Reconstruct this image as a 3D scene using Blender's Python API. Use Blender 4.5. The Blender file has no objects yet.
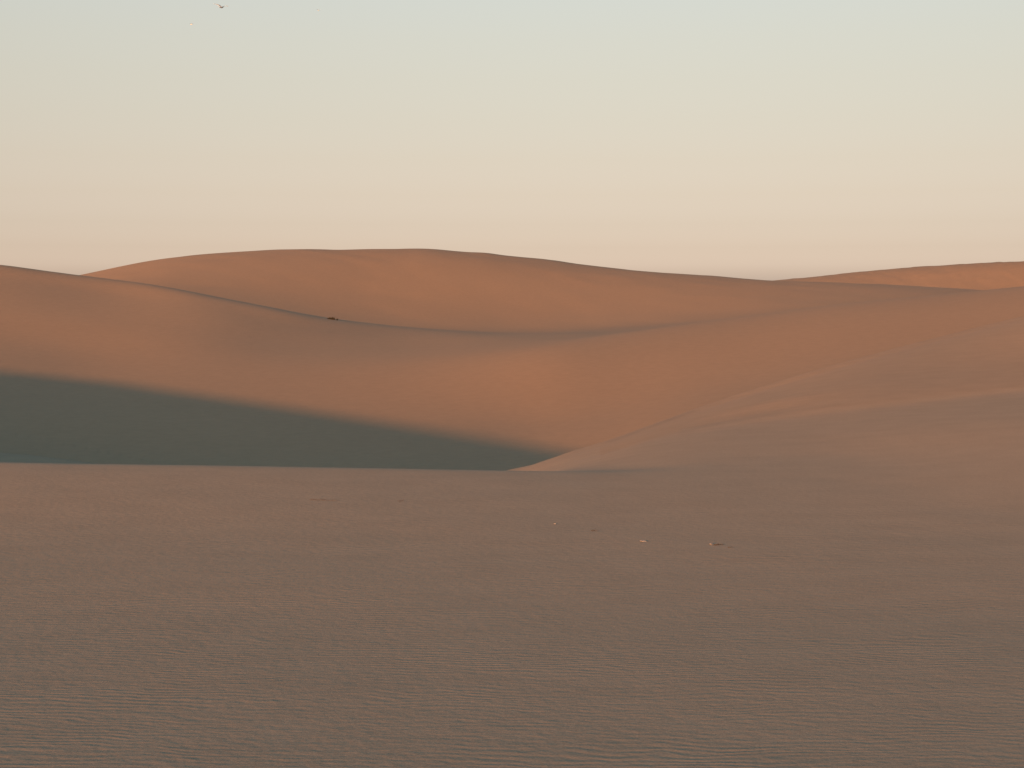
import bpy, bmesh, math, random
import numpy as np
from mathutils import Vector, noise

# ---------------------------------------------------------------- camera, sky, sun, exposure
SC = bpy.context.scene
W, H = 1024, 768
LENS = 52.0
FPX = LENS / 36.0 * W
HORIZON = 300.0
PITCH = math.atan((384.0 - HORIZON) / FPX)

cam_data = bpy.data.cameras.new("camera")
cam_data.lens = LENS
cam_data.sensor_width = 36.0
cam_data.clip_start = 0.1
cam_data.clip_end = 20000.0
cam = bpy.data.objects.new("camera", cam_data)
SC.collection.objects.link(cam)
cam.location = (0, 0, 0)
cam.rotation_euler = (math.radians(90) - PITCH, 0, 0)
SC.camera = cam

SUN_EL = math.radians(8.0)
SUN_BACK = math.radians(32.0)            # how far left of straight behind the camera the sun stands
SDIR = np.array([-math.sin(SUN_BACK) * math.cos(SUN_EL), -math.cos(SUN_BACK) * math.cos(SUN_EL), math.sin(SUN_EL)])

world = bpy.data.worlds.new("World")
SC.world = world
world.use_nodes = True
wn, wl = world.node_tree.nodes, world.node_tree.links
wn.clear()
wout = wn.new('ShaderNodeOutputWorld')
bg = wn.new('ShaderNodeBackground')
sky = wn.new('ShaderNodeTexSky')
sky.sky_type = 'NISHITA'
sky.sun_disc = False
sky.sun_elevation = SUN_EL
sky.sun_rotation = math.atan2(SDIR[0], SDIR[1])
sky.dust_density = 1.5
sky.air_density = 1.0
sky.ozone_density = 1.0
bg.inputs['Strength'].default_value = 0.15
tc = wn.new('ShaderNodeTexCoord')
sep = wn.new('ShaderNodeSeparateXYZ')
#TINT
SKY_TINT = [(0.0000, (0.609, 0.580, 1.011)), (0.0238, (0.532, 0.491, 0.820)), (0.0344, (0.455, 0.403, 0.629)), (0.0503, (0.416, 0.349, 0.485)), (0.0703, (0.417, 0.327, 0.393)), (0.0934, (0.436, 0.327, 0.345)), (0.1196, (0.466, 0.343, 0.327)), (0.1455, (0.503, 0.366, 0.325)), (0.1709, (0.541, 0.393, 0.335)), (0.1960, (0.575, 0.422, 0.354)), (0.3400, (0.320, 0.480, 0.500)), (1.0000, (0.290, 0.480, 0.515))]
#END
SKY_GAIN = 2.5; SIDE = (1.17, 0.82)
ramp = wn.new('ShaderNodeValToRGB')
mul = wn.new('ShaderNodeMix')
mul.data_type = 'RGBA'; mul.blend_type = 'MULTIPLY'; mul.inputs[0].default_value = 1.0
mul.clamp_result = False
wl.new(tc.outputs['Generated'], sep.inputs[0])
wl.new(sep.outputs['Z'], ramp.inputs[0])
side = wn.new('ShaderNodeMapRange'); side.inputs[1].default_value = -0.5; side.inputs[2].default_value = 0.5
side.inputs[3].default_value = SKY_GAIN * SIDE[0]; side.inputs[4].default_value = SKY_GAIN * SIDE[1]
wl.new(sep.outputs['X'], side.inputs[0])
cr = ramp.color_ramp
while len(cr.elements) < len(SKY_TINT):
    cr.elements.new(0.5)
for e, (p, c) in zip(cr.elements, SKY_TINT):
    e.position = p; e.color = (*c, 1)
wl.new(sky.outputs[0], mul.inputs[6]); wl.new(ramp.outputs[0], mul.inputs[7])
gain = wn.new('ShaderNodeVectorMath'); gain.operation = 'SCALE'; 
wl.new(mul.outputs[2], gain.inputs[0]); wl.new(side.outputs[0], gain.inputs['Scale']); wl.new(gain.outputs[0], bg.inputs[0]); wl.new(bg.outputs[0], wout.inputs[0])

sun_data = bpy.data.lights.new("sun", 'SUN')
sun_data.energy = 4.7
sun_data.angle = math.radians(0.9)
sun_data.color = (1.0, 0.42, 0.13)
sun = bpy.data.objects.new("sun", sun_data)
SC.collection.objects.link(sun)
sun.rotation_euler = Vector(SDIR).to_track_quat('Z', 'Y').to_euler()

SC.view_settings.view_transform = 'Standard'
SC.view_settings.look = 'None'
SC.view_settings.exposure = 0.34
SC.view_settings.gamma = 1.0
SC.view_settings.use_curve_mapping = False

# ---------------------------------------------------------------- the dunes: ridge lines and terrain height
def ray(px, py):
    """world direction of a point of view, scaled to unit horizontal length: (azimuth, slope)"""
    x = (px - 512.0) / FPX
    y = (384.0 - py) / FPX
    cp, sp = math.cos(PITCH), math.sin(PITCH)
    fy = cp + y * sp
    fz = -sp + y * cp
    az = np.arctan2(x, fy)
    return az, fz / np.hypot(x, fy)

def smooth_interp(x, xs, ys):
    """monotone cubic through points, clamped outside"""
    xs = np.asarray(xs, float); ys = np.asarray(ys, float)
    h = np.diff(xs); d = np.diff(ys) / h
    m = np.zeros_like(ys)
    for i in range(1, len(xs) - 1):
        if d[i-1] * d[i] > 0:
            w1 = 2*h[i] + h[i-1]; w2 = h[i] + 2*h[i-1]
            m[i] = (w1 + w2) / (w1/d[i-1] + w2/d[i])
    m[0], m[-1] = d[0], d[-1]
    m[0] *= 0.6; m[-1] *= 0.6
    xc = np.clip(x, xs[0], xs[-1])
    k = np.clip(np.searchsorted(xs, xc, side='right') - 1, 0, len(h) - 1)
    t = (xc - xs[k]) / h[k]
    return ((1+2*t)*(1-t)**2*ys[k] + t*(1-t)**2*h[k]*m[k] + t*t*(3-2*t)*ys[k+1] + t*t*(t-1)*h[k]*m[k+1])

def curve(pts):
    xs, ys = zip(*pts)
    return lambda x: smooth_interp(x, xs, ys)

# every station: (name, distance over x, row over x) - the rows become heights at that distance
ST = [
  ('near3', curve([(-700,11),(1700,11)]),        curve([(-700,768),(1700,768)])),
  ('near2', curve([(-700,14.2),(1700,14.2)]),    curve([(-700,683),(1700,682)])),
  ('near1', curve([(-700,19.5),(1700,19.5)]),        curve([(-700,598),(1700,597)])),
  ('near0', curve([(-700,27.5),(1700,27.5)]),    curve([(-700,521),(0,521),(512,521),(1024,517),(1700,512)])),
  ('crestF',curve([(-700,36),(1700,36)]),
            curve([(-700,462),(0,463),(80,464.5),(200,466),(510,471),(600,472.5),(700,471),(850,468),(1024,457),(1700,430)])),
  ('backF', curve([(-700,38),(1700,38)]),
            curve([(-700,464),(0,465),(80,466.5),(200,468.5),(510,473),(600,471),(700,463.5),(850,459),(1024,446),(1700,415)])),
  ('dipF',  curve([(-700,56),(0,56),(400,44),(600,41.5),(700,43),(1024,43),(1700,43)]),
            curve([(-700,478),(0,480),(200,500),(400,498),(510,481),(600,463),(700,446),(850,437),(1024,422),(1700,380)])),
  ('crestB',curve([(-700,68),(0,68),(400,48),(510,45),(600,46),(700,49.5),(850,52),(1024,55),(1700,60)]),
            curve([(-700,484),(0,490),(200,505),(400,508),(500,486),(560,468),(600,456),(650,441.5),(700,430.5),(760,421),(850,409),(940,399),(1024,390),(1700,330)])),
  ('backB', curve([(-700,76),(0,76),(400,50),(510,47),(600,48),(700,52),(850,54.5),(1024,58),(1700,64)]),
            curve([(-700,484),(0,490),(200,508),(400,508),(500,482),(560,465),(600,455),(650,440.5),(700,428),(760,416),(850,400),(940,389),(1024,380),(1700,330)])),
  ('dipA',  curve([(-700,84),(0,84),(400,53),(510,49),(600,50.5),(700,55.5),(850,58.5),(1024,64),(1700,72)]),
            curve([(-700,474),(0,484),(200,508),(400,506),(500,479),(560,460),(600,449),(650,434),(700,420),(760,404.5),(850,387),(940,374),(1024,362),(1700,290)])),
  ('crestA',curve([(-700,94),(0,94),(400,56),(510,52),(600,54.5),(650,59),(700,64),(850,72),(1024,84),(1700,96)]),
            curve([(-700,440),(-200,447),(0,454.5),(50,459.5),(85,464.5),(120,471),(200,492),(400,500),(470,482),(510,471),(545,462),(580,453),(610,443.5),(650,429),(700,411),(750,394),(800,378.5),(860,361),(940,339.5),(1024,318.5),(1300,262),(1700,230)])),
  ('valley',curve([(-700,118),(0,118),(512,105),(1024,130),(1700,150)]),
            curve([(-700,478),(0,490),(200,500),(400,506),(512,506),(600,490),(700,453),(850,422),(1024,396),(1700,310)])),
  ('low',   curve([(-700,150),(0,150),(512,142),(1024,168),(1700,180)]),
            curve([(-700,405),(0,412),(200,420),(400,428),(512,430),(600,420),(700,398),(850,370),(1024,344),(1700,280)])),
  ('bench', curve([(-700,195),(0,196),(100,190),(200,185),(300,184),(470,186),(540,188),(620,200),(750,218),(1024,240),(1700,230)]),
            curve([(-700,320),(0,343),(100,356),(200,362),(300,364),(400,361),(470,355),(540,346.5),(620,333),(700,321),(750,315),(860,301),(940,294),(1024,286),(1700,240)])),
  ('dipM',  curve([(-700,221),(0,221),(100,215),(200,210),(300,205),(470,206),(540,206),(640,213),(750,258),(1024,290),(1700,290)]),
            curve([(-700,285),(0,306),(100,320),(200,330.5),(300,344.6),(400,347),(470,344.5),(540,341),(620,336),(700,332),(750,330),(860,322),(1024,316),(1700,280)])),
  ('preM', curve([(-700,246),(0,246),(100,241),(200,231),(300,223),(400,225),(470,223),(540,219),(640,219),(750,300),(1024,322),(1700,320)]),
            curve([(-700,248),(0,277.8),(100,292),(200,305.8),(300,327),(400,334.4),(470,336),(540,337.6),(620,335),(700,330),(750,327),(860,322),(1024,316),(1700,280)])),
  ('crestM',curve([(-700,262),(0,262),(100,258),(200,247),(300,238),(400,239),(470,237),(540,230),(640,226),(750,315),(1024,335),(1700,335)]),
            curve([(-700,235),(0,263.5),(45,269.5),(90,275.5),(150,283.2),(250,303),(330,318.5),(400,327),(450,331),(520,334.5),(600,334.5),(700,327),(800,322),(1024,316),(1700,280)])),
  ('dipK',  curve([(-700,330),(0,330),(540,370),(1024,380),(1700,380)]),
            curve([(-700,290),(0,298),(150,310),(300,327),(400,334),(500,334),(600,330),(700,322),(800,314),(1024,310),(1700,280)])),
  ('crestK',curve([(-700,500),(0,500),(540,520),(1024,500),(1700,500)]),
            curve([(-700,310),(0,292),(60,280),(100,271.5),(150,261),(220,253),(320,248.7),(425,249.8),(510,256),(600,267),(680,274),(750,279.5),(790,281.5),(860,283.5),(920,286.5),(980,290.5),(1100,298),(1700,300)])),
  ('dipR',  curve([(-700,600),(1700,600)]),
            curve([(-700,318),(0,312),(512,296),(760,300),(1024,302),(1700,300)])),
  ('crestR',curve([(-700,720),(1700,720)]),
            curve([(-700,308),(0,304),(400,300),(600,296),(700,289),(760,281.8),(800,278),(860,271.5),(940,265),(1024,261),(1200,256),(1700,262)])),
  ('far',   curve([(-700,1000),(1700,1000)]),    curve([(-700,314),(1700,314)])),
]
NAMES = [s[0] for s in ST]

R0, R1, NR = 0.6, 9000.0, 900
# radial samples: dense out to 900 m, sparse beyond
rad = np.concatenate([np.geomspace(0.6, 9.0, 24)[:-1], np.geomspace(9.0, 900.0, 560), np.geomspace(900, 9000, 26)[1:]])
half = math.radians(24)
phi = np.concatenate([np.linspace(-math.pi, -half, 150)[:-1], np.linspace(-half, half, 900), np.linspace(half, math.pi, 150)[1:]])
NRr, NP = len(rad), len(phi)

def terrain_profile(ph):
    # column position this azimuth corresponds to
    px = 512.0 + FPX * math.tan(max(-1.0, min(1.0, ph))) * math.cos(PITCH)
    x = np.array([px])
    ds, zs = [0.0, 5.0], [-2.62, -3.02]
    for nm, fd, fy in ST:
        d = float(fd(x)[0]); y = float(fy(x)[0])
        _, sl = ray(min(max(px, -300), 1330), y)
        d /= math.cos(abs(ph) if abs(ph) < half else half + 0.25 * (1 - math.exp(-(abs(ph) - half) / 0.25)))
        ds.append(d); zs.append(float(sl) * d)
    ds += [1500.0, 3000.0, 9000.0]; zs += [-14.0, -16.0, -16.0]
    back = np.interp(rad, [0, 10, 60, 200, 500, 9000], [-2.62, -2.9, -6.0, -16.0, -18.0, -18.0])
    z = smooth_interp(rad, ds, zs)
    w = min(1.0, max(0.0, (abs(ph) - math.radians(50)) / math.radians(40)))
    w = w * w * (3 - 2 * w)
    return z * (1 - w) + back * w, np.array(ds[2:2 + len(ST)])

Z = np.zeros((NP, NRr)); STD = np.zeros((NP, len(ST)))
for i, ph in enumerate(phi):
    Z[i], STD[i] = terrain_profile(ph)
X = np.sin(phi)[:, None] * rad[None, :]
Y = np.cos(phi)[:, None] * rad[None, :]

# light smoothing along the radius so that crests are rounded the way wind leaves them
for _ in range(3):
    Z[:, 1:-1] = 0.25 * Z[:, :-2] + 0.5 * Z[:, 1:-1] + 0.25 * Z[:, 2:]

# even the sheet out sideways so that no profile differs abruptly from its neighbour
def blur_phi(A, sig):
    n = int(3 * sig); k = np.exp(-0.5 * (np.arange(-n, n + 1) / sig)**2); k /= k.sum()
    P = np.concatenate([A[-n-1:-1], A, A[1:n+1]], 0)
    return sum(k[j] * P[j:j + len(A)] for j in range(2 * n + 1))
inner = np.clip((half - np.abs(phi)) / math.radians(2.0), 0, 1)[:, None]
Zb = blur_phi(Z, 7.0); Zl = blur_phi(Z, 16.0)
e_crest = np.minimum.reduce([np.abs(rad[None, :] - STD[:, NAMES.index(n)][:, None]) for n in ('crestF','crestB','crestA','crestM','crestK','crestR')])
wl_ = np.clip((e_crest - 4) / 20, 0, 1) * (rad[None, :] > 100)
Z = Z * (1 - inner) + inner * (Zb * (1 - wl_) + Zl * wl_)
# small humps that stand on the skyline of the back dune
hump = lambda c, w, a: a * np.exp(-0.5 * ((512 + FPX * np.tan(np.clip(phi, -1, 1)) - c) / w)**2)
hs = hump(345, 14, -0.35) + hump(425, 16, 0.3) + hump(487, 10, 0.3) + hump(548, 16, 0.3) + hump(710, 22, 0.25) + hump(640, 18, -0.2)
Z += hs[:, None] * np.exp(-0.5 * ((rad[None, :] - STD[:, NAMES.index('crestK')][:, None]) / 14)**2)

# unseen dune added out of frame on the left, ridge shaped to shadow the hollow
def ground_at(px, py):
    """first point of the terrain seen at a pixel"""
    az, sl = ray(px, py)
    i = int(np.argmin(np.abs(phi - az)))
    e = Z[i] / rad
    hit = np.where((rad > 100) & (e >= sl))[0]
    j = hit[0]
    a = (sl - e[j-1]) / (e[j] - e[j-1])
    r = rad[j-1] + a * (rad[j] - rad[j-1])
    return np.array([math.sin(az) * r, math.cos(az) * r, sl * r])

EDGE = [(-60, 364), (0, 371), (70, 378), (140, 386), (220, 398), (300, 410), (380, 422), (450, 433), (510, 443), (550, 449), (590, 454)]
THROW = 105.0
ridge = []
for k, (px, py) in enumerate(EDGE):
    P = ground_at(px, py)
    ridge.append(P + THROW * SDIR / math.cos(SUN_EL))
ridge = np.array(ridge)
first = ridge[0] + np.array([-90.0, 20.0, 2.0])
d_end = (ridge[-1] - ridge[-3]); d_end = d_end / np.linalg.norm(d_end[:2])
last = ridge[-1] + np.array([d_end[0] * 14, d_end[1] * 14, -4.5])
RL = np.vstack([first, ridge, last])
print("ridge", np.round(RL, 1).tolist())
best = np.full(X.shape, 1e9); bz = np.zeros(X.shape)
for a, b in zip(RL[:-1], RL[1:]):
    ab = b[:2] - a[:2]
    t = np.clip(((X - a[0]) * ab[0] + (Y - a[1]) * ab[1]) / (ab @ ab), 0, 1)
    dd = np.hypot(X - (a[0] + t * ab[0]), Y - (a[1] + t * ab[1]))
    m = dd < best
    best = np.where(m, dd, best); bz = np.where(m, a[2] + t * (b[2] - a[2]), bz)
L = bz - 0.30 * (np.sqrt(best**2 + 2.0) - math.sqrt(2.0))
kk = 0.8
Z = np.where(L > Z - 6, 0.5 * (Z + L + np.sqrt((Z - L)**2 + kk * kk)) - 0.5 * kk * np.exp(-np.abs(Z - L)), Z)

# gentle undulation everywhere, stronger far away
def vnoise(x, y, s, seed):
    rs = np.random.RandomState(seed)
    g = rs.rand(256, 256)
    u, v = x / s, y / s
    iu, iv = np.floor(u).astype(int), np.floor(v).astype(int)
    fu, fv = u - iu, v - iv
    fu = fu*fu*fu*(fu*(fu*6-15)+10); fv = fv*fv*fv*(fv*(fv*6-15)+10)
    a = g[iu % 256, iv % 256]; b = g[(iu+1) % 256, iv % 256]
    c = g[iu % 256, (iv+1) % 256]; d = g[(iu+1) % 256, (iv+1) % 256]
    return (a*(1-fu)+b*fu)*(1-fv) + (c*(1-fu)+d*fu)*fv - 0.5
RR = rad[None, :] * np.ones((NP, 1))
Z += 0.016 * vnoise(X, Y, 5.5, 1) * np.clip(RR / 30, 0.1, 1) * np.clip(1.6 - RR / 50, 0.35, 1)
Z += 0.009 * vnoise(X, Y, 1.7, 2) * np.clip((RR - 4) / 20, 0, 1) * np.clip(1.6 - RR / 50, 0.3, 1)
Z += 0.3 * vnoise(X, Y * 0.7, 31.0, 3) * np.clip((RR - 120) / 250, 0, 1)
Z += 0.28 * vnoise(X, Y, 9.0, 4) * np.clip((RR - 260) / 300, 0, 1)

# lip added along the crest of the right-hand dune to catch a light rim
for nm, amp, wd in (('crestA', 0.15, 0.9),):
    on = np.clip((phi - math.atan((530 - 512) / FPX)) / 0.03, 0, 1) * (phi < 0.6)
    Z += amp * on[:, None] * np.exp(-0.5 * ((RR - (STD[:, NAMES.index(nm)][:, None] + 0.3)) / wd)**2)
on = np.clip((phi - math.atan((620 - 512) / FPX)) / 0.04, 0, 1) * (phi < 0.6)
q = RR - STD[:, NAMES.index('crestB')][:, None]
Z += 0.09 * on[:, None] * 0.5 * (1 + np.tanh(q / 0.8)) * np.exp(-np.clip(q, 0, None) / 9)  # low step added at crestB to catch a lighter line
Z += 0.22 * vnoise(X, Y, 3.1, 6) * np.clip((RR - 640) / 60, 0, 1)

def height(x, y):
    r = math.hypot(x, y); a = math.atan2(x, y)
    i = int(np.clip(np.searchsorted(phi, a) - 1, 0, NP - 2)); j = int(np.clip(np.searchsorted(rad, r) - 1, 0, NRr - 2))
    u = (a - phi[i]) / (phi[i+1] - phi[i]); v = (r - rad[j]) / (rad[j+1] - rad[j])
    return float((Z[i, j]*(1-u)+Z[i+1, j]*u)*(1-v) + (Z[i, j+1]*(1-u)+Z[i+1, j+1]*u)*v)

def spot(px, py, rmin=5.0):
    az, sl = ray(px, py)
    i = int(np.argmin(np.abs(phi - az))); e = Z[i] / rad
    j = np.where((rad > rmin) & (e >= sl))[0][0]
    a = (sl - e[j-1]) / (e[j] - e[j-1] + 1e-9)
    r = rad[j-1] + a * (rad[j] - rad[j-1])
    x, y = math.sin(az) * r, math.cos(az) * r
    return Vector((x, y, height(x, y)))

# ---------------------------------------------------------------- sand material
def new_mat(name):
    m = bpy.data.materials.new(name); m.use_nodes = True
    nt = m.node_tree; p = nt.nodes['Principled BSDF']
    return m, nt, p

def sand_material():
    m, nt, p = new_mat("desert_sand")
    N, LK = nt.nodes, nt.links
    geo = N.new('ShaderNodeNewGeometry')
    p.inputs['Roughness'].default_value = 0.95
    p.inputs['Specular IOR Level'].default_value = 0.1
    # colour: paler and redder drifts of sand, plus grain
    n1 = N.new('ShaderNodeTexNoise'); n1.inputs['Scale'].default_value = 0.035; n1.inputs['Detail'].default_value = 4
    n2 = N.new('ShaderNodeTexNoise'); n2.inputs['Scale'].default_value = 1.3; n2.inputs['Detail'].default_value = 6
    n3 = N.new('ShaderNodeTexNoise'); n3.inputs['Scale'].default_value = 45.0; n3.inputs['Detail'].default_value = 3
    mp = N.new('ShaderNodeMapping'); mp.inputs['Scale'].default_value = (0.7, 1, 1)
    LK.new(geo.outputs['Position'], mp.inputs[0])
    for n in (n1, n2): LK.new(mp.outputs[0], n.inputs['Vector'])
    LK.new(geo.outputs['Position'], n3.inputs['Vector'])
    def mix(fac, a, b, bt='MIX'):
        x = N.new('ShaderNodeMix'); x.data_type = 'RGBA'; x.blend_type = bt
        if isinstance(fac, float): x.inputs[0].default_value = fac
        else: LK.new(fac, x.inputs[0])
        for s, v in ((6, a), (7, b)):
            if isinstance(v, tuple): x.inputs[s].default_value = (*v, 1)
            else: LK.new(v, x.inputs[s])
        return x.outputs[2]
    at = N.new('ShaderNodeAttribute'); at.attribute_name = 'pale_sand_and_light'
    red = mix(n1.outputs['Fac'], (0.355, 0.220, 0.140), (0.385, 0.240, 0.152))
    pale = mix(n1.outputs['Fac'], (0.383, 0.256, 0.172), (0.410, 0.272, 0.184))
    c1 = mix(at.outputs['Fac'], red, pale)
    mr = N.new('ShaderNodeMapRange'); mr.inputs[1].default_value = 0.3; mr.inputs[2].default_value = 0.7
    mr.inputs[3].default_value = 0.96; mr.inputs[4].default_value = 1.04
    LK.new(n2.outputs['Fac'], mr.inputs[0])
    mr3 = N.new('ShaderNodeMapRange'); mr3.inputs[1].default_value = 0.3; mr3.inputs[2].default_value = 0.7
    mr3.inputs[3].default_value = 0.86; mr3.inputs[4].default_value = 1.14
    LK.new(n3.outputs['Fac'], mr3.inputs[0])
    mm = N.new('ShaderNodeMath'); mm.operation = 'MULTIPLY'
    LK.new(mr.outputs[0], mm.inputs[0]); LK.new(mr3.outputs[0], mm.inputs[1])
    vm = N.new('ShaderNodeVectorMath'); vm.operation = 'SCALE'
    LK.new(c1, vm.inputs[0]); LK.new(mm.outputs[0], vm.inputs['Scale'])
    LK.new(vm.outputs[0], p.inputs['Base Color'])
    # wind ripples: wave bent by noise, patchy
    mp2 = N.new('ShaderNodeMapping'); mp2.inputs['Rotation'].default_value = (0, 0, math.radians(5))
    LK.new(geo.outputs['Position'], mp2.inputs[0])
    dn = N.new('ShaderNodeTexNoise'); dn.inputs['Scale'].default_value = 0.8; dn.inputs['Detail'].default_value = 3
    LK.new(mp.outputs[0], dn.inputs['Vector'])
    vs = N.new('ShaderNodeVectorMath'); vs.operation = 'SCALE'; vs.inputs['Scale'].default_value = 0.9
    LK.new(dn.outputs['Color'], vs.inputs[0])
    va = N.new('ShaderNodeVectorMath'); va.operation = 'ADD'
    LK.new(mp2.outputs[0], va.inputs[0]); LK.new(vs.outputs[0], va.inputs[1])
    wv = N.new('ShaderNodeTexWave'); wv.wave_type = 'BANDS'; wv.bands_direction = 'Y'; wv.wave_profile = 'SIN'
    wv.inputs['Scale'].default_value = 0.314 * 7.5      # ripples about 13 cm apart
    wv.inputs['Distortion'].default_value = 2.6; wv.inputs['Detail'].default_value = 2
    wv.inputs['Detail Scale'].default_value = 1.1
    LK.new(va.outputs[0], wv.inputs['Vector'])
    pn = N.new('ShaderNodeTexNoise'); pn.inputs['Scale'].default_value = 0.55; pn.inputs['Detail'].default_value = 4
    LK.new(mp.outputs[0], pn.inputs['Vector'])
    pr = N.new('ShaderNodeMapRange'); pr.inputs[1].default_value = 0.38; pr.inputs[2].default_value = 0.66
    pr.inputs[3].default_value = 0.1; pr.inputs[4].default_value = 1.0
    LK.new(pn.outputs['Fac'], pr.inputs[0])
    hm = N.new('ShaderNodeMath'); hm.operation = 'MULTIPLY'
    LK.new(wv.outputs['Fac'], hm.inputs[0]); LK.new(pr.outputs[0], hm.inputs[1])
    b1 = N.new('ShaderNodeBump'); b1.inputs['Strength'].default_value = 1.0; b1.inputs['Distance'].default_value = 0.0028
    LK.new(hm.outputs[0], b1.inputs['Height'])
    # loose uneven surface
    n4 = N.new('ShaderNodeTexNoise'); n4.inputs['Scale'].default_value = 9.0; n4.inputs['Detail'].default_value = 5
    mp3 = N.new('ShaderNodeMapping'); mp3.inputs['Scale'].default_value = (0.7, 1, 1)
    LK.new(geo.outputs['Position'], mp3.inputs[0]); LK.new(mp3.outputs[0], n4.inputs['Vector'])
    b2 = N.new('ShaderNodeBump'); b2.inputs['Strength'].default_value = 1.0; b2.inputs['Distance'].default_value = 0.009
    LK.new(n4.outputs['Fac'], b2.inputs['Height']); LK.new(b1.outputs[0], b2.inputs['Normal'])
    LK.new(b2.outputs[0], p.inputs['Normal'])
    return m
SAND = sand_material()

# ---------------------------------------------------------------- terrain meshes, one per dune, sharing borders
dX_r = np.gradient(X, axis=1); dY_r = np.gradient(Y, axis=1); dZ_r = np.gradient(Z, axis=1)
dX_p = np.gradient(X, axis=0); dY_p = np.gradient(Y, axis=0); dZ_p = np.gradient(Z, axis=0)
nx = dY_r*dZ_p - dZ_r*dY_p; ny = dZ_r*dX_p - dX_r*dZ_p; nz = dX_r*dY_p - dY_r*dX_p
ln = np.sqrt(nx*nx+ny*ny+nz*nz); sg = np.sign(nz)
NRM = np.stack([nx/ln*sg, ny/ln*sg, nz/ln*sg], -1)

def stcol(n): return STD[:, NAMES.index(n)]
bounds = [np.zeros(NP), stcol('dipF'), stcol('valley'), stcol('dipK'), stcol('dipR'), np.full(NP, 1000.0), np.full(NP, 1e9)]
TERRAIN = ['foreground_dune', 'right_dune', 'middle_dune', 'background_dune', 'far_dune', 'ground']
rc = 0.5 * (rad[:-1] + rad[1:])
P3 = np.stack([X, Y, Z], -1)
for k, nm in enumerate(TERRAIN):
    bl = 0.5 * (bounds[k][:-1] + bounds[k][1:]); bh = 0.5 * (bounds[k+1][:-1] + bounds[k+1][1:])
    ii, jj = np.where((rc[None, :] >= bl[:, None]) & (rc[None, :] < bh[:, None]))
    a = ii * NRr + jj; b = (ii + 1) * NRr + jj; c = b + 1; d = a + 1
    q = np.stack([a, b, c, d], -1)
    used, inv = np.unique(q.ravel(), return_inverse=True)
    co = P3.reshape(-1, 3)[used]; nr = NRM.reshape(-1, 3)[used]
    me = bpy.data.meshes.new(nm)
    me.vertices.add(len(co)); me.vertices.foreach_set('co', co.ravel().astype(np.float32))
    me.loops.add(q.size); me.loops.foreach_set('vertex_index', inv.astype(np.int32))
    me.polygons.add(len(q)); me.polygons.foreach_set('loop_start', np.arange(0, q.size, 4, dtype=np.int32))
    me.update(calc_edges=True); me.validate()
    me.polygons.foreach_set('use_smooth', np.ones(len(me.polygons), dtype=bool))
    me.normals_split_custom_set_from_vertices(nr.tolist())
    # sand tone with some light painted in: paler coarse sand on the near dunes, redder fine sand from the hollow outwards
    rr = np.hypot(co[:, 0], co[:, 1]) + 4 * vnoise(co[:, 0], co[:, 1], 9.0, 8)
    th = np.arctan2(co[:, 0], co[:, 1]); r2 = np.hypot(co[:, 0], co[:, 1])
    cb = np.interp(th, phi, stcol('crestB'))
    rr = np.where(th > math.atan((600 - 512) / FPX), 46 + 3.5 * np.clip((r2 - 38) / 6, 0, 1) + np.clip((r2 - cb) * 8, 0, 30), rr)  # flank below crestB toned down as less lit, tone break at the crest
    pa = me.attributes.new('pale_sand_and_light', 'FLOAT', 'POINT')
    tt = np.clip((62 - rr) / 18, 0, 1)
    ca = np.interp(np.arctan2(co[:, 0], co[:, 1]), phi, stcol('crestA'))
    t2 = np.where(co[:, 0] < -0.17 * co[:, 1], 0.5, 0.33) * np.clip((ca + 2 - np.hypot(co[:, 0], co[:, 1])) / 3, 0, 1)  # left rise painted lighter to suggest more skylight; crestA front paled for contrast
    pa.data.foreach_set('value', np.maximum(tt * tt * (3 - 2 * tt), t2).astype(np.float32))
    me.materials.append(SAND)
    o = bpy.data.objects.new(nm, me); SC.collection.objects.link(o)
    o['kind'] = 'structure'

# small patch of ground under the camera closing the polar sheet
me = bpy.data.meshes.new('sand_patch')
vs = [(0, 0, float(Z[:, 0].mean()))] + [tuple(P3[i, 0]) for i in range(0, NP)]
me.from_pydata(vs, [], [(0, i + 1, i) for i in range(1, NP)])
me.materials.append(SAND)
o = bpy.data.objects.new('sand_patch', me); SC.collection.objects.link(o); o['kind'] = 'structure'

# ---------------------------------------------------------------- things lying on the sand
def plain_mat(name, col, var=0.2, scale=40.0, rough=0.9, bump=0.0):
    m, nt, p = new_mat(name)
    N, LK = nt.nodes, nt.links
    tcn = N.new('ShaderNodeTexCoord'); n = N.new('ShaderNodeTexNoise')
    n.inputs['Scale'].default_value = scale; n.inputs['Detail'].default_value = 4
    LK.new(tcn.outputs['Object'], n.inputs['Vector'])
    r = N.new('ShaderNodeValToRGB')
    r.color_ramp.elements[0].position = 0.3; r.color_ramp.elements[1].position = 0.7
    r.color_ramp.elements[0].color = (*[c * (1 - var) for c in col], 1)
    r.color_ramp.elements[1].color = (*[min(1, c * (1 + var)) for c in col], 1)
    LK.new(n.outputs['Fac'], r.inputs[0]); LK.new(r.outputs[0], p.inputs['Base Color'])
    p.inputs['Roughness'].default_value = rough
    if bump:
        b = N.new('ShaderNodeBump'); b.inputs['Distance'].default_value = bump
        LK.new(n.outputs['Fac'], b.inputs['Height']); LK.new(b.outputs[0], p.inputs['Normal'])
    return m
M_STONE = plain_mat("pale_stone", (0.28, 0.245, 0.23), 0.15, 60, 0.8, 0.002)
M_WOOD = plain_mat("dry_wood", (0.07, 0.052, 0.04), 0.35, 50, 0.95, 0.001)
M_LEAF = plain_mat("dry_scrub_leaf", (0.075, 0.058, 0.032), 0.35, 6, 0.9)
M_FEATHER = plain_mat("bird_feather", (0.80, 0.76, 0.70), 0.2, 6, 0.8)
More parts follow.
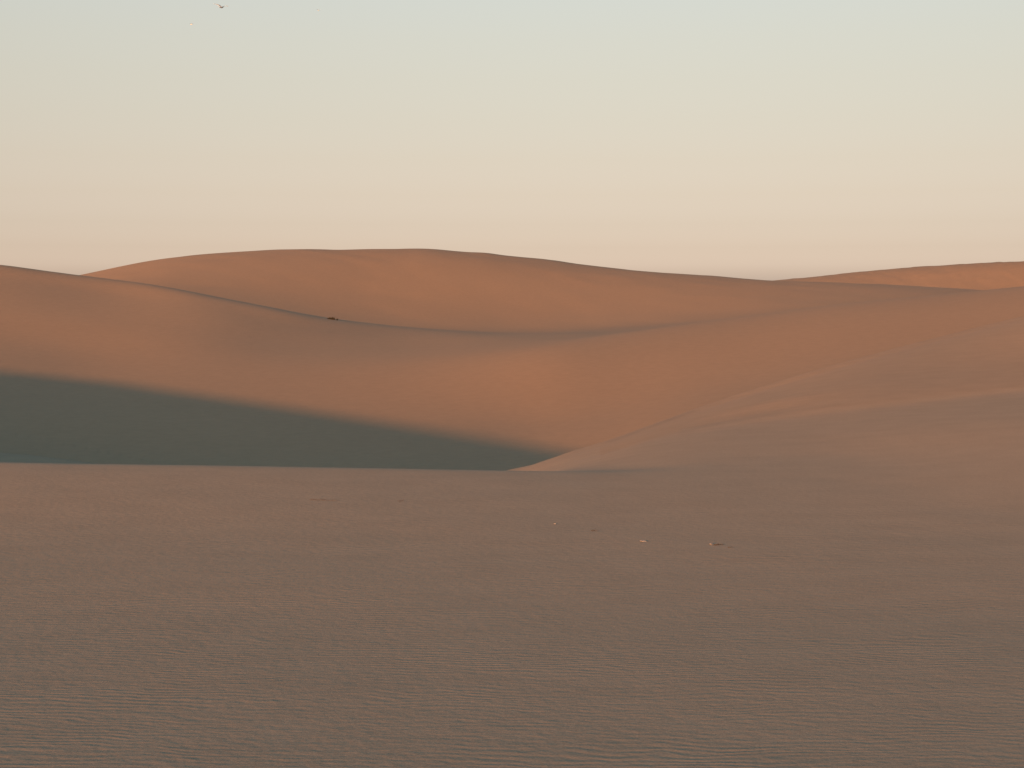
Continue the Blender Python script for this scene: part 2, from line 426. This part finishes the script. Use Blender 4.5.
M_WINGTIP = plain_mat("bird_wing_feather", (0.50, 0.50, 0.50), 0.2, 6, 0.8)
M_BEAK = plain_mat("bird_beak", (0.45, 0.25, 0.05), 0.1, 30, 0.5)

def link_mesh(name, bm, mat, parent=None, smooth=True):
    me = bpy.data.meshes.new(name); bm.normal_update(); bm.to_mesh(me); bm.free()
    if smooth: me.polygons.foreach_set('use_smooth', [True] * len(me.polygons))
    me.materials.append(mat)
    o = bpy.data.objects.new(name, me); SC.collection.objects.link(o)
    if parent: o.parent = parent
    return o

def tag(o, label, cat, group=None):
    o['label'] = label; o['category'] = cat
    if group: o['group'] = group
    return o

def tube(bm, pts, rads, sides=7):
    pts = [Vector(p) for p in pts]; rings = []
    for i, p in enumerate(pts):
        t = (pts[min(i+1, len(pts)-1)] - pts[max(i-1, 0)]).normalized()
        u = t.cross(Vector((0.1, 0.2, 1))).normalized(); v = t.cross(u)
        rings.append([bm.verts.new(p + (u * math.cos(2*math.pi*k/sides) + v * math.sin(2*math.pi*k/sides)) * rads[i]) for k in range(sides)])
    for a, b in zip(rings[:-1], rings[1:]):
        for k in range(sides):
            bm.faces.new((a[k], a[(k+1) % sides], b[(k+1) % sides], b[k]))
    bm.faces.new(rings[0][::-1]); bm.faces.new(rings[-1])

def stone(px, py, lx, ly, lz, seed, label, rot=0.0, up=0.30):
    bm = bmesh.new(); bmesh.ops.create_icosphere(bm, subdivisions=4, radius=1.0)
    off = Vector((seed * 7.3, seed * 3.1, seed))
    for v in bm.verts:
        n = v.co.normalized()
        f = 1 + 0.35 * noise.noise(n * 1.3 + off) + 0.12 * noise.noise(n * 4 + off)
        c = n * f
        # flat facets where the stone has split
        for q, dd in ((Vector((0.3, -0.8, 0.5)).normalized(), 0.72), (Vector((-0.7, 0.1, 0.7)).normalized(), 0.78), (Vector((0.8, 0.3, 0.5)).normalized(), 0.75)):
            e = c.dot(q) - dd
            if e > 0: c -= q * e * 0.85
        v.co = Vector((c.x * lx / 2, c.y * ly / 2, c.z * lz / 2))
    o = link_mesh("stone", bm, M_STONE)
    P = spot(px, py); o.location = P + Vector((0, 0, lz * up)); o.rotation_euler = (0.05, 0.08, rot)
    return tag(o, label, "stone", "pale stones lying on the near sand")

stone(643.5, 541.5, 0.125, 0.06, 0.026, 1, "largest pale stone, long and flat, lying alone on the sand right of centre", 0.1)
stone(711, 544.5, 0.055, 0.04, 0.028, 2, "small pale stone with a dark twig beside its right end", 0.4)
stone(555, 524, 0.045, 0.04, 0.022, 3, "tiny pale pebble, farthest and leftmost of the light specks on the sand", -0.3)

def twig(px, py, length, thick, seed, label, rot=0.0, forks=1):
    rng = random.Random(seed); P = spot(px, py)
    bm = bmesh.new(); n = 9; pts = []
    x, y = -length / 2, 0.0; ang = 0.0
    for i in range(n):
        wx = P.x + x * math.cos(rot) - y * math.sin(rot); wy = P.y + x * math.sin(rot) + y * math.cos(rot)
        lift = thick * 0.45 + 0.35 * thick * math.sin(i * 1.1 + seed) ** 2
        pts.append(Vector((x * math.cos(rot) - y * math.sin(rot), x * math.sin(rot) + y * math.cos(rot), height(wx, wy) - P.z + lift)))
        ang += rng.uniform(-0.25, 0.25); ang *= 0.8
        x += length / (n - 1); y += math.sin(ang) * length / (n - 1)
    tube(bm, pts, [thick / 2 * (1 - 0.6 * i / (n - 1)) for i in range(n)])
    for f in range(forks):
        k = rng.choice([3, 4, 5, 6]); s = rng.choice([-1, 1])
        b = [pts[k] + (pts[k+1] - pts[k]).normalized() * length * 0.07 * j + Vector((0, s * length * 0.045 * j, 0.012 * j)) for j in range(4)]
        tube(bm, b, [thick * 0.3 * (1 - 0.22 * j) for j in range(4)], 6)
    o = link_mesh("twig", bm, M_WOOD); o.location = P
    return tag(o, label, "twig", "dark dry twigs lying on the near sand")

twig(719, 545.3, 0.17, 0.018, 5, "short dark twig touching the right end of a small pale stone", 0.0, 1)
twig(731, 547.5, 0.10, 0.011, 6, "thinnest dark twig, just right of the stone and twig pair, rightmost on the sand", 0.15, 0)
twig(325, 500, 0.62, 0.011, 7, "longest dark twig, thin and straight, on the sand left of centre near the crest", -0.05, 2)
twig(401, 501.3, 0.11, 0.013, 8, "small dark twig alone below the dune crest, between the long twig and the centre", 0.3, 1)
twig(595, 531, 0.14, 0.012, 9, "dark twig lying on the sand between the tiny pebble and the largest pale stone", -0.1, 1)

# low scrub half buried on the shoulder of the middle dune
def scrub(px, py, w, h, dpt, label):
    P = spot(px, py, 200.0)
    root = bpy.data.objects.new("scrub", None); SC.collection.objects.link(root); root.location = P
    tag(root, label, "shrub")
    rng = random.Random(3); st = bmesh.new(); lf = bmesh.new()
    gx = [-w * 0.46 + w * 0.92 * i / 11 for i in range(12)]
    tube(st, [(x, 0, height(P.x + x, P.y) - P.z - 0.01) for x in gx], [0.05 - 0.002 * i for i in range(12)], 6)
    for k in range(34):
        bx_, by_ = rng.uniform(-w, w) * 0.42, rng.uniform(-dpt, dpt) * 0.06
        bz_ = height(P.x + bx_, P.y + by_) - P.z - 0.05
        dirv = Vector((bx_ / w + rng.uniform(-.3, .6), by_ / dpt + rng.uniform(-.3, .3), rng.uniform(0.6, 1.1)))
        hh = h * rng.uniform(0.6, 1.1) * (1 - (abs(bx_) / (w * 0.6)) ** 2)
        pts = [Vector((bx_, by_, bz_)) + dirv * hh * t + Vector((rng.uniform(-.03, .03), 0, -0.12 * hh * t * t)) for t in (0, .35, .7, 1)]
        tube(st, pts, [0.016, 0.012, 0.008, 0.004], 5)
        for j in range(55):
            t = rng.uniform(0.15, 1.0); c = pts[0].lerp(pts[3], t) + Vector((rng.gauss(0, .07), rng.gauss(0, .07), rng.gauss(0, .05)))
            a = Vector((rng.gauss(0, 1), rng.gauss(0, 1), rng.gauss(0, 1))).normalized(); b = a.orthogonal().normalized()
            L_ = rng.uniform(.04, .08); q = [c - a * L_, c + b * L_ * .35, c + a * L_, c - b * L_ * .35]
            lf.faces.new([lf.verts.new(v) for v in q])
    link_mesh("stem", st, M_WOOD, root); link_mesh("foliage", lf, M_LEAF, root, False)
    return root
scrub(332.5, 319.6, 1.75, 0.42, 0.7, "small dark low scrub half buried on the grey shoulder of the middle dune")

# ---------------------------------------------------------------- birds
def make_bird():
    """gull-like bird gliding, wings raised in a shallow V; 1.25 m across, faces along +Y"""
    root = bpy.data.objects.new("bird", None); SC.collection.objects.link(root)
    bm = bmesh.new()
    st = [(-0.30, 0.012, 0.0), (-0.24, 0.030, 0.0), (-0.12, 0.055, -0.004), (0.0, 0.068, -0.008), (0.10, 0.062, -0.004), (0.17, 0.042, 0.008), (0.21, 0.034, 0.018), (0.25, 0.034, 0.022), (0.285, 0.024, 0.018), (0.30, 0.010, 0.014)]
    tube(bm, [(0, y, z) for y, r, z in st], [r for y, r, z in st], 12)
    link_mesh("body", bm, M_FEATHER, root)
    bm = bmesh.new(); tube(bm, [(0, 0.295, 0.014), (0, 0.33, 0.010), (0, 0.35, 0.0)], [0.010, 0.007, 0.002], 7)
    link_mesh("beak", bm, M_BEAK, root)
    bm = bmesh.new()   # fan tail
    top = []; bot = []
    for k in range(7):
        a = math.radians(-24 + 8 * k); r = 0.16 + 0.01 * (k % 2)
        top.append(bm.verts.new((math.sin(a) * r, -0.26 - math.cos(a) * r, 0.006))); bot.append(bm.verts.new((math.sin(a) * r, -0.26 - math.cos(a) * r, -0.002)))
    c1 = bm.verts.new((0, -0.24, 0.012)); c2 = bm.verts.new((0, -0.24, -0.010))
    for k in range(6):
        bm.faces.new((c1, top[k], top[k+1])); bm.faces.new((c2, bot[k+1], bot[k])); bm.faces.new((top[k], bot[k], bot[k+1], top[k+1]))
    link_mesh("tail", bm, M_WINGTIP, root, False)
    for s in (-1, 1):
        bm = bmesh.new(); secs = []
        # span, leading edge, trailing edge, height, thickness
        for (x, le, tr, z, t) in [(0.03, .10, -.10, .02, .030), (0.12, .12, -.10, .07, .026), (0.24, .145, -.085, .125, .020), (0.33, .13, -.08, .150, .016), (0.43, .085, -.09, .165, .012), (0.53, .02, -.10, .170, .008), (0.60, -.05, -.115, .168, .005), (0.63, -.10, -.125, .165, .003)]:
            row = []
            for q in (0, .12, .35, .7, 1.0):
                y = le + (tr - le) * q; row.append((s * x, y, z + t * (1 - q) * math.sqrt(q + .02) * 1.3 - 0.02 * q))
            for q in (.7, .35, .12):
                y = le + (tr - le) * q; row.append((s * x, y, z - t * 0.3 * (1 - q) - 0.02 * q - .002))
            secs.append([bm.verts.new(p) for p in row])
        for a, b in zip(secs[:-1], secs[1:]):
            for k in range(8):
                f = (a[k], a[(k+1) % 8], b[(k+1) % 8], b[k])
                bm.faces.new(f if s > 0 else f[::-1])
        bm.faces.new(secs[0]); bm.faces.new(secs[-1])
        bmesh.ops.recalc_face_normals(bm, faces=bm.faces)
        link_mesh("wing", bm, M_WINGTIP, root)
    return root

def sky_point(px, py, dist):
    az, sl = ray(px, py)
    v = Vector((math.sin(az), math.cos(az), sl)).normalized()
    return v * dist
bird = make_bird()
def place(o, px, py, dist, rot, label):
    o.location = sky_point(px, py, dist); o.rotation_euler = rot
    tag(o, label, "bird", "birds gliding high in the pale sky")
place(bird, 221.5, 7.2, 118.0, (math.radians(10), math.radians(12), math.radians(-18)), "nearest bird, wings raised in a V, gliding at the top edge of the sky")
for px, py, dist, rot, label in [
    (318.5, 10.3, 330.0, (0.1, 0.1, 0.5), "tiny faint distant bird to the right of the nearest bird"),
    (191.5, 24.3, 330.0, (0.0, -0.15, 1.0), "tiny faint distant bird below and left of the nearest bird")]:
    r = bird.copy(); SC.collection.objects.link(r)
    for ch in list(bird.children):
        c = ch.copy(); SC.collection.objects.link(c); c.parent = r
    place(r, px, py, dist, rot, label)
